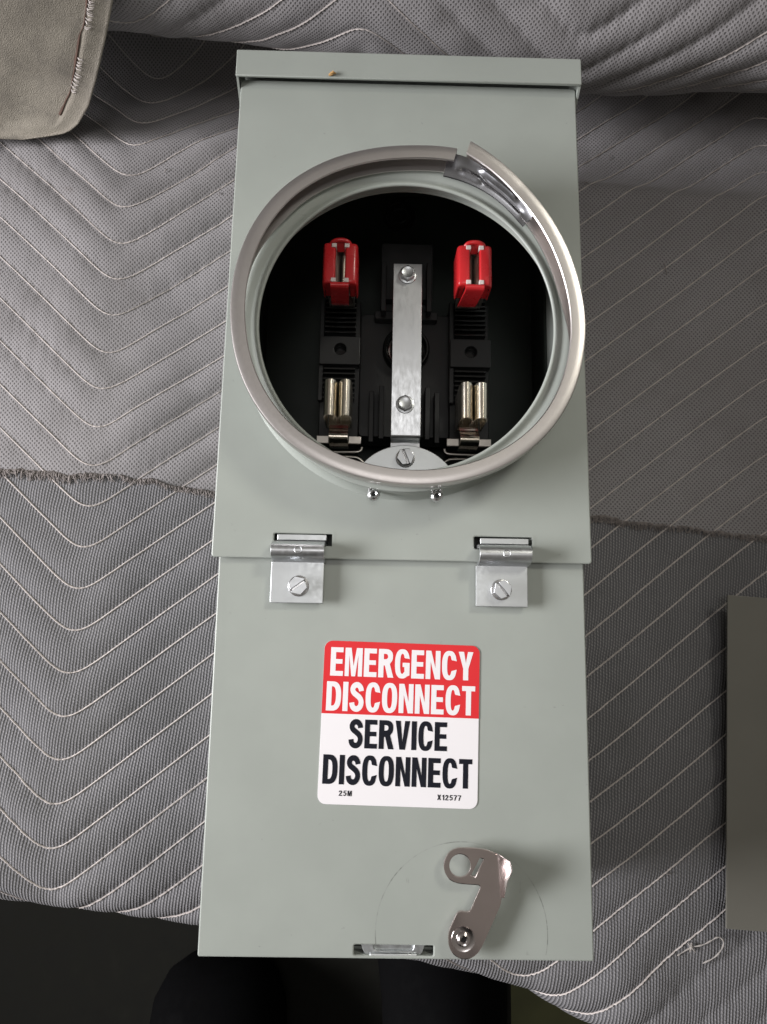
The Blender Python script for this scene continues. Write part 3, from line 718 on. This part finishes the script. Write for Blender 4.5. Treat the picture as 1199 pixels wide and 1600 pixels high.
def capped_jaw(xc, yc, skew):
    o = jaw(xc, yc - 1).build("jaw", "tin_dull", BOX, 0, 50)
    MB().box(xc - 9 + skew * 2.5, xc + 7 + skew * 2.5, yc + 11.4, yc + 12.6, -46, -9).build("jaw_blade", "galv", o, 0.2)
    w, h = 9.6, 12.2
    sh = MB()
    for s in (-1, 1):                                    # two cheeks with rounded shoulders
        pr = [(s * 2.6, -5.4), (s * 2.6, -3.4), (s * 3.1, -2.2), (s * 7.4, -1.9), (s * 8.9, -2.6), (s * 9.6, -4.4), (s * 9.8, -20), (s * 8.9, -20.6), (s * 8.6, -5.6)]
        rings = []
        for y, k in ((-11.9, 0.93), (-11.2, 0.985), (-10, 1.0), (10, 1.0), (11.2, 0.985), (11.9, 0.93)):
            dz = -1.0 if abs(y) > 11.5 else (-0.25 if abs(y) > 11 else 0)
            cx = s * 5.6
            rings.append([(xc + cx + (x - cx) * k, yc + y, z + dz if z > -10 else z) for x, z in pr])
        sh.loft(rings)
    # end walls under the cheeks
    sh.box(xc - 8.6, xc - 5.3, yc - 11.4, yc - 10.2, -19.5, -3.4); sh.box(xc + 5.3, xc + 8.6, yc - 11.4, yc - 10.2, -19.5, -3.4)
    cp = sh.build("red_cover", "red", BOX, 0.35, 45); cp["label"] = "glossy red plastic cover over the jaw"
    # hooked clips: bottom tongue hanging down, top lip arched over
    tl = MB(); tl.extrude_x(smooth_poly([(yc - 10.4, -4.5), (yc - 11.6, -1.6), (yc - 13.2, -0.8), (yc - 14.6, -1.8), (yc - 14.9, -3.6), (yc - 14.9, -8), (yc - 14.6, -25), (yc - 13.2, -25), (yc - 13.4, -8), (yc - 13.2, -5), (yc - 12.4, -3.6)], 2), xc - 5.0, xc + 5.0)
    tl.v = [(x - (skew * 2.4 * max(0, -z - 3) / 26), y, z) for x, y, z in tl.v]
    tl.build("clip_tongue", "red", cp, 0, 24)
    a = MB(); pth = [(xc - 5.2, yc + 11.6, -3.2), (xc - 3.8, yc + 12.6, -1.7), (xc, yc + 13.0, -1.2), (xc + 3.8, yc + 12.6, -1.7), (xc + 5.2, yc + 11.6, -3.2)]
    a.tube(smooth_poly(pth, 2, False), 1.25, 8); a.build("clip_lip", "red", cp, 0, 50)
    b = MB(); b.add([(xc - 4.6, yc + 12.4, -2.4), (xc + 4.6, yc + 12.4, -2.4), (xc + 1.6, yc + 9.0, -7), (xc - 1.6, yc + 9.0, -7), (xc - 4.6, yc + 12.4, -14), (xc + 4.6, yc + 12.4, -14)], [(0, 1, 2, 3), (3, 2, 5, 4), (0, 3, 4), (1, 5, 2), (0, 4, 5, 1)])
    b.build("clip_web", "red", cp, 0, 30)
    for sx in (-1, 1):
        for sy in (-1, 1):
            MB().box(xc + sx * 3.55 - 1.35, xc + sx * 3.55 + 1.35, yc + sy * 10.2 - 1.2, yc + sy * 10.2 + 1.2, -6, -2.0 + 0.35).build("corner_insert", "pale", cp, 0.25)
capped_jaw(-36.2, 351.6, 0.25); capped_jaw(38.2, 352.2, 1.0)

def hexbolt(name, c, z, r_hex, h, r_fl, parent, rot=0, slot_deg=None, mat="bolt"):
    x, y = c; b = MB()
    b.lathe([(0.01, z), (r_fl - 0.3, z), (r_fl, z + 0.35), (r_fl - 0.1, z + 0.8), (r_hex * 0.98, z + 1.1)], (x, y), 36)
    R = r_hex / math.cos(PI / 6); six = [math.radians(rot + 60 * i) for i in range(6)]
    if slot_deg is None:
        v = [(x + R * math.cos(a), y + R * math.sin(a), z + 1.0) for a in six] + [(x + R * math.cos(a), y + R * math.sin(a), z + h - 0.5) for a in six]
        n = 24; v += [(x + (r_hex - .5) * math.cos(2 * PI * i / n + six[0]), y + (r_hex - .5) * math.sin(2 * PI * i / n + six[0]), z + h) for i in range(n)]
        v += [(x + (r_hex * .66) * math.cos(2 * PI * i / n + six[0]), y + (r_hex * .66) * math.sin(2 * PI * i / n + six[0]), z + h - 0.35) for i in range(n)]
        f = [(i, (i + 1) % 6, 6 + (i + 1) % 6, 6 + i) for i in range(6)]
        for i in range(6):
            for k in range(4): f.append((6 + i, 12 + (i * 4 + k + 1) % n, 12 + (i * 4 + k) % n))
            f.append((6 + i, 6 + (i + 1) % 6, 12 + (i * 4 + 4) % n))
        f += [(12 + i, 12 + (i + 1) % n, 36 + (i + 1) % n, 36 + i) for i in range(n)] + [tuple(range(36, 60))]
        b.add(v, f)
        return b.build(name, mat, parent, 0.12, 28)
    o = b.build(name, mat, parent, 0.1, 28)
    # hex head cut by a screwdriver slot: two halves
    a = math.radians(slot_deg); t = Vector((math.cos(a), math.sin(a))); nn = Vector((-t.y, t.x)); g = 0.55
    rim = [(R * math.cos(q), R * math.sin(q)) for q in six]; pts = []
    for i in range(6):
        p, q = Vector(rim[i]), Vector(rim[(i + 1) % 6])
        for k in range(8): pts.append(p.lerp(q, k / 8))
    for s in (-1, 1):
        poly = [p for p in pts if s * p.dot(nn) > g]
        poly.sort(key=lambda p: math.atan2((p.dot(nn)) * s, p.dot(t)))
        w = poly[0].dot(t), poly[-1].dot(t)
        poly = [t * w[0] + nn * s * g] + poly + [t * w[1] + nn * s * g]
        MB().prism([(x + p.x, y + p.y) for p in poly], z + 0.9, z + h).build("bolt_head", "zinc_bolt", o, 0.75, 28)
    MB().lathe([(0.01, z + h * 0.55), (r_hex * 0.9, z + h * 0.55)], (x, y), 24).build("slot_floor", mat, o)
    return o

# neutral bar
bar = MB(); bar.extrude_x([(361.6, -22.4), (361.6, -20), (259.6, -20), (258.6, -20.4), (257.8, -21.4), (257.2, -24.8), (256.4, -25.6), (230, -25.6), (230, -28.0), (257.5, -28.0), (259.2, -27.2), (260.0, -22.9), (260.8, -22.4)], -6.4, 10.2)
bar = bar.build("neutral_bar", "zinc", BOX, 0.25)
hexbolt("bar_bolt", (1.7, 354.3), -20, 3.9, 4.4, 5.2, bar, 30, None, "zinc_bolt"); hexbolt("bar_bolt", (1.3, 277.0), -20, 3.9, 4.4, 5.2, bar, 30, None, "zinc_bolt")
MB().prism([(2 + 30 * math.cos(math.radians(a)), 226.5 + 28 * math.sin(math.radians(a))) for a in np.linspace(-20, 200, 50)], -25.4, -23.2).build("ground_lug", "galv", bar, 0.4)
hexbolt("lug_bolt", (2.0, 247.0), -23.2, 4.4, 4.6, 5.4, BOX, 10, 112)

# ---- hinge clips that hold the door
def hinge(x0, x1, bx, slot_deg):
    yb, yt = 165.0, 184.8
    z0 = 2.4
    o = plate("hinge_plate", [rrect(x0, yb, x1, yt + 1.0, 0.5, 2)], z0 + 2.0, 1.9, "galv", BOX, 0.35)
    hp = [(185.2, 2.6), (185.5, 4.4), (185.9, 8.0), (186.8, 11.6), (188.6, 13.8), (191.0, 14.5), (193.4, 13.6), (195.0, 11.4), (195.9, 8.4), (196.1, 4.0), (196.1, -6)]
    hp2 = [(194.4, -6), (194.4, 4.0), (194.2, 7.9), (193.6, 10.3), (192.4, 11.9), (191.0, 12.5), (189.4, 12.0), (188.2, 10.6), (187.6, 7.8), (187.2, 4.4), (187.0, 2.6)]
    MB().extrude_x(smooth_poly(hp, 2, False) + smooth_poly(hp2, 2, False), x0 + 0.8, x1 + 0.4).build("hinge_hump", "zinc", o, 0.25, 40)
    MB().box(x0 + 2.4, x1 + 0.8, 196.7, 199.7, -5, 4.2).build("hinge_tongue", "galv", o, 0.3)
    n = MB().lathe([(1.5, 14.15), (1.75, 14.45), (2.0, 14.25)], ((x0 + x1) / 2 + 1, 190.9), 22); n.build("hump_dimple", "zinc", o, smooth=60)
    hexbolt("hinge_bolt", (bx, 173.6), z0 + 2.0, 4.1, 5.0, 5.3, BOX, slot_deg + 12, slot_deg)
hinge(-66.0, -39.4, -51.8, 36); hinge(37.2, 63.5, 50.0, 128)
for a, b in ((-66, -34), (36, 68)):
    MB().box(a, b, 193, 202, -9, -7.5).build("slot_backing", "liner", BOX)
    MB().box(b - 1.8, b - 0.3, 193, 201, -7.4, 4.0).build("slot_stop", "paint", BOX)

# ---- handle with padlock hole
hz = [(23.6, 13.1), (24.2, 15.8), (27.3, 22.1), (28.2, 23.3), (29.6, 23.8), (33.7, 23.3), (38.8, 34.4), (37.7, 35.0), (32.0, 35.2), (27.9, 35.6), (24.1, 37.0), (21.9, 40.4), (21.3, 43.4), (21.8, 46.2), (24.1, 49.9), (27.9, 51.6), (34.8, 51.7), (41.6, 51.0), (46.4, 49.4), (47.4, 46.0), (48.9, 31.0), (48.8, 28.4), (48.2, 26.2), (39.7, 8.6), (37.6, 5.4), (34.3, 3.1), (30.2, 2.6), (26.0, 4.6), (23.8, 8.4)]
hole = circ((29.15, 43.6), 4.95, 40); slit = [(38.6, 47.0), (40.3, 46.4), (36.3, 38.9), (34.5, 39.4)]
def corner_round(p, r=0.8):
    out = []; n = len(p)
    for i in range(n):
        a, b, c = Vector(p[i - 1]), Vector(p[i]), Vector(p[(i + 1) % n])
        u1 = (a - b); u2 = (c - b); k = min(r, u1.length * .45, u2.length * .45)
        p0 = b + u1.normalized() * k; p2 = b + u2.normalized() * k
        for t in (0, 0.5, 1): out.append(tuple(p0 * (1 - t) ** 2 + b * 2 * t * (1 - t) + p2 * t * t))
    return out
hd = plate("handle", [corner_round(hz, 1.6), hole, slit], 6.2, 1.7, "nickel", BOX, 0.45)
hd["label"] = "shiny nickel door handle with a round padlock hole"
tb = MB()
ta = [Vector((46.2, 49.5, 6.1)), Vector((47.0, 44, 6.1)), Vector((47.9, 36, 6.1)), Vector((48.6, 29, 6.1))]
tbp = [Vector((51.6, 48.0, 13.5)), Vector((52.2, 44.6, 15.2)), Vector((50.3, 39.0, 13.4)), Vector((49.5, 30.5, 9.0))]
vs_ = []
for a, b in zip(ta, tbp):
    for k in range(5):
        t = k / 4; vs_.append(a.lerp(b, t) + Vector((0, 0, -1.0 * math.sin(PI * t))))
off = Vector((-0.9, 0, -1.1)); N_ = len(vs_); vv = vs_ + [p + off for p in vs_]
fc = [(i * 5 + k, i * 5 + k + 1, (i + 1) * 5 + k + 1, (i + 1) * 5 + k) for i in range(3) for k in range(4)]
fc += [tuple(N_ + q for q in t)[::-1] for t in fc]
bd = [k for k in range(5)] + [5 * i + 4 for i in range(1, 4)] + [15 + k for k in (3, 2, 1, 0)] + [10, 5]
fc += [(bd[i], bd[(i + 1) % len(bd)], N_ + bd[(i + 1) % len(bd)], N_ + bd[i]) for i in range(len(bd))]
tb.add(vv, fc).build("handle_tab", "nickel", hd, 0.2, 40)
rv = MB(); rv.lathe([(5.6, 6.25), (5.4, 6.75), (4.9, 6.55), (3.4, 6.5), (3.2, 6.9), (2.9, 7.7), (2.2, 8.2), (1.5, 8.0), (1.1, 7.4), (1.0, 5.2)], (30.7, 11.7), 44)
rv.build("pivot_rivet", "rivet", hd, smooth=30); MB().lathe([(0.01, 6.6), (1.1, 6.6)], (30.7, 11.7), 20).build("rivet_hole", "black", hd)
MB().lathe([(0.01, 0.3), (4.6, 0.3), (4.6, 4.4), (0.01, 4.4)], (30.7, 11.7), 36).build("pivot_spacer", "nickel", hd, smooth=45)

# ---- warning sticker
SK_T = Matrix.Rotation(math.radians(-1.05), 3, 'Z')
SC0 = Vector((0.15, 107.2, 0))
def skp(x, y): q = SK_T @ Vector((x, y, 0)); return (SC0.x + q.x, SC0.y + q.y)
SW, SH = 38.9, 39.0
sticker = plate("sticker", [[skp(*p) for p in rrect(-SW, -SH, SW, SH, 4.0, 6)]], 0.32, 0.3, "white", BOX, 0.08)
sticker["label"] = "white and red EMERGENCY DISCONNECT sticker"
top = [p for p in rrect(-SW, 3.6, SW, SH, 4.0, 6)]
top = [p for p in top if p[1] > 12] + [(-SW, 3.6), (SW, 3.6)]
plate("red_field", [[skp(*p) for p in top]], 0.37, 0.04, "sred", sticker, 0.0)

def stroke(path, t, closed=False):
    P = [Vector(p) for p in path]; n = len(P); l, r = [], []
    for i in range(n):
        a = P[max(i - 1, 0)]; b = P[min(i + 1, n - 1)]; d = (b - a).normalized(); q = Vector((-d.y, d.x))
        l.append(tuple(P[i] + q * t / 2)); r.append(tuple(P[i] - q * t / 2))
    return l + r[::-1]
def sup(cx, cy, a, b, t0, t1, n=30, e=2.5):
    out = []
    for i in range(n + 1):
        t = math.radians(t0 + (t1 - t0) * i / n); c, s = math.cos(t), math.sin(t)
        out.append((cx + a * math.copysign(abs(c) ** (2 / e), c), cy + b * math.copysign(abs(s) ** (2 / e), s)))
    return out
T, H = 0.203, 0.170
def glyph(ch):
    if ch == 'E': w = .50; return w, [[(0, 0), (w, 0), (w, H), (T, H), (T, .425), (w * .93, .425), (w * .93, .585), (T, .585), (T, 1 - H), (w * .98, 1 - H), (w * .98, 1), (0, 1)]]
    if ch == 'I': return T, [[(0, 0), (T, 0), (T, 1), (0, 1)]]
    if ch == 'T': w = .52; c = w / 2; return w, [[(c - T / 2, 0), (c + T / 2, 0), (c + T / 2, 1 - H), (w, 1 - H), (w, 1), (0, 1), (0, 1 - H), (c - T / 2, 1 - H)]]
    if ch == 'N': w = .57; return w, [[(0, 0), (T * .93, 0), (T * .93, .62), (w - T, 0), (w, 0), (w, 1), (w - T * .93, 1), (w - T * .93, .39), (T, 1), (0, 1)]]
    if ch == 'M': w = .68; c = w / 2; t = T * .80; return w, [[(0, 0), (t, 0), (t, .74), (c - .075, 0), (c + .075, 0), (w - t, .74), (w - t, 0), (w, 0), (w, 1), (w - t * 1.45, 1), (c, .36), (t * 1.45, 1), (0, 1)]]
    if ch == 'V': w = .58; c = w / 2; return w, [[(c - .11, 0), (c + .11, 0), (w, 1), (w - T, 1), (c, .27), (T, 1), (0, 1)]]
    if ch == 'Y': w = .58; c = w / 2; return w, [[(c - T / 2, 0), (c + T / 2, 0), (c + T / 2, .41), (w, 1), (w - T * 1.05, 1), (c, .60), (T * 1.05, 1), (0, 1), (c - T / 2, .41)]]
    if ch == 'X': w = .62; c = w / 2; return w, [[(0, 0), (T, 0), (c, .36), (w - T, 0), (w, 0), (c + .13, .51), (w - .02, 1), (w - T - .02, 1), (c, .66), (T + .02, 1), (.02, 1), (c - .13, .51)]]
    if ch == 'O': w = .60; return w, [sup(w / 2, .5, w / 2, .515, 0, 352, 44), sup(w / 2, .5, w / 2 - T, .515 - H * .95, 0, 352, 44)]
    if ch == 'D': w = .58; r = sup(.22, .5, w - .22, .5, -90, 90, 30, 2.6); ri = sup(.22, .5, w - .22 - T, .5 - H, -90, 90, 30, 2.6); return w, [[(0, 0)] + r + [(0, 1)], [(T, H)] + ri + [(T, 1 - H)]]
    if ch in 'CG':
        w = .58; o = sup(w / 2, .5, w / 2, .515, 38, 322, 40); i = sup(w / 2, .5, w / 2 - T, .515 - H * .95, 34, 326, 40)
        if ch == 'C': return w, [[(w, .66)] + o + [(w, .36), (w - T * .95, .31)] + i[::-1] + [(w - T * .95, .69)]]
        o = sup(w / 2, .5, w / 2, .515, 38, 305, 40); i = sup(w / 2, .5, w / 2 - T, .515 - H * .95, 34, 300, 40)
        return w, [[(w, .68)] + o + [(w, .10), (w, .54), (w / 2 + .01, .54), (w / 2 + .01, .39), (w - T, .39), (w - T, .22)] + i[::-1] + [(w - T * .95, .70)]]
    if ch == 'R':
        w = .58; r = sup(.24, .735, w - .26, .265, -90, 90, 20, 2.6); ri = sup(.24, .735, w - .26 - T * .95, .265 - H, -90, 90, 20, 2.6)
        return w, [[(0, 0), (T, 0), (T, .42), (.25, .42), (w - T * 1.1 + .02, 0), (w + .02, 0), (w - .135, .475)] + [q for q in r if q[1] > .52] + [(0, 1)], [(T, .735 - .265 + H)] + ri + [(T, 1 - H)]]
    if ch == 'S':
        w = .56; p = [(.455, .70), (.44, .79), (.37, .885), (.28, .915), (.18, .89), (.115, .80), (.115, .71), (.16, .635), (.28, .555), (.40, .47), (.455, .37), (.46, .27), (.425, .17), (.36, .105), (.28, .08), (.18, .105), (.11, .18), (.09, .30)]
        return w, [stroke(smooth_poly(p, 1, False), .195)]
    if ch == '2': return .56, [stroke(smooth_poly([(.09, .68), (.11, .82), (.2, .91), (.3, .91), (.42, .84), (.45, .72), (.40, .58), (.24, .36), (.12, .20)], 1, False), .17), [(0, 0), (.56, 0), (.56, .16), (0.0, .16)]]
    if ch == '5': return .56, [[(.10, 1), (.52, 1), (.52, .85), (.10, .85)], stroke([(.14, .84), (.11, .54)], .15), stroke(smooth_poly([(.12, .50), (.2, .58), (.3, .60), (.42, .53), (.46, .36), (.41, .17), (.28, .085), (.16, .10), (.06, .22)], 1, False), .16)]
    if ch == '1': return .40, [[(.2, 0), (.38, 0), (.38, 1), (.24, 1), (.05, .80), (.05, .66), (.2, .74)]]
    if ch == '7': return .54, [[(.10, 0), (.28, 0), (.36, .45), (.54, .86), (.54, 1), (0, 1), (0, .84), (.36, .84), (.18, .45)]]
    return .3, []
def lettering(text, x0, x1, yb, h, mat, sp=0.068):
    gl = [glyph(c) for c in text]; tot = sum(g[0] for g in gl) + sp * (len(gl) - 1); k = (x1 - x0) / tot; x = x0; polys = []
    for w, ps in gl:
        for p in ps: polys.append([skp(x + a * k, yb + b * h) for a, b in p])
        x += (w + sp) * k
    plate("lettering", polys, 0.43, 0.04, mat, sticker, 0.0)
lettering("EMERGENCY", -35.6, 35.7, 21.9, 13.9, "white"); lettering("DISCONNECT", -36.9, 36.9, 5.0, 14.1, "white")
lettering("SERVICE", -25.0, 23.4, -12.4, 13.7, "ink"); lettering("DISCONNECT", -37.0, 36.0, -29.6, 13.8, "ink")
lettering("25M", -28.7, -22.4, -34.9, 2.5, "ink", 0.14); lettering("X12577", 19.2, 30.8, -35.3, 2.5, "ink", 0.14)

# crumb on the lip of the cap
cr = MB().tube([(-44.8, 457.4, 9.3), (-43.3, 457.6, 10.2), (-42.3, 457.9, 10.6), (-41.0, 458.2, 9.8)], [0.5, 1.0, 0.8, 0.3], 6).tube([(-43.6, 458.2, 9.6), (-42.4, 459.2, 10.2)], [0.3, 0.5], 5)
tag(cr.build("crumb", "crumb", None, 0, 50), "tiny tan crumb stuck on the lower lip of the rain cap", "debris")

# ------------------------------------------------------------------ the photographer's legs at the bottom edge
def legs():
    def ellipse(c, rx, ry, n=20, ax='z'):
        return [(c[0] + rx * math.cos(2 * PI * i / n), c[1] + ry * math.sin(2 * PI * i / n), c[2]) for i in range(n)]
    me = bpy.data.meshes.new("person"); J = [(0, -520, 560), (-95, -500, 500), (-135, -420, 60), (-147, -385, -330), (95, -500, 500), (62, -330, 50), (52, -245, -330), (0, -520, 800), (0, -500, 1010), (0, -470, 1120), (0, -450, 1220), (-190, -500, 1000), (190, -500, 1000)]
    me.from_pydata([(a / 1000, b / 1000, c / 1000) for a, b, c in J], [(0, 1), (1, 2), (2, 3), (0, 4), (4, 5), (5, 6), (0, 7), (7, 8), (8, 9), (9, 10), (8, 11), (8, 12)], [])
    o = bpy.data.objects.new("person", me); COL.objects.link(o); me.materials.append(M["trouser"])
    sk = o.modifiers.new("skin", 'SKIN'); sub = o.modifiers.new("sub", 'SUBSURF'); sub.levels = 2; sub.render_levels = 2
    R = [0.15, 0.10, 0.072, 0.062, 0.10, 0.075, 0.064, 0.16, 0.15, 0.065, 0.10, 0.07, 0.07]
    for d, r in zip(me.skin_vertices[0].data, R): d.radius = (r, r)
    me.skin_vertices[0].data[0].use_root = True
    tag(o, "person in black trousers and black boots standing at the blanket's front edge", "person")
    for cx, toe in ((-147, -152), (53, 0)):
        rings = []
        for y, w, h, zc in ((toe, 10, 8, 18), (toe - 4, 32, 22, 26), (toe - 14, 47, 34, 32), (toe - 35, 57, 45, 38), (toe - 75, 60, 55, 44), (toe - 120, 56, 75, 58), (toe - 165, 50, 105, 80), (toe - 220, 47, 110, 84), (toe - 265, 40, 100, 80), (toe - 280, 18, 50, 50)):
            rings.append([(cx + 1.06 * w * math.cos(2 * PI * i / 24), y, FZ + 11 + max(0, zc + h * math.sin(2 * PI * i / 24))) for i in range(24)])
        b = MB().loft(rings).build("boot", "boot", o, smooth=60)
        if cx > 0: pass
legs()
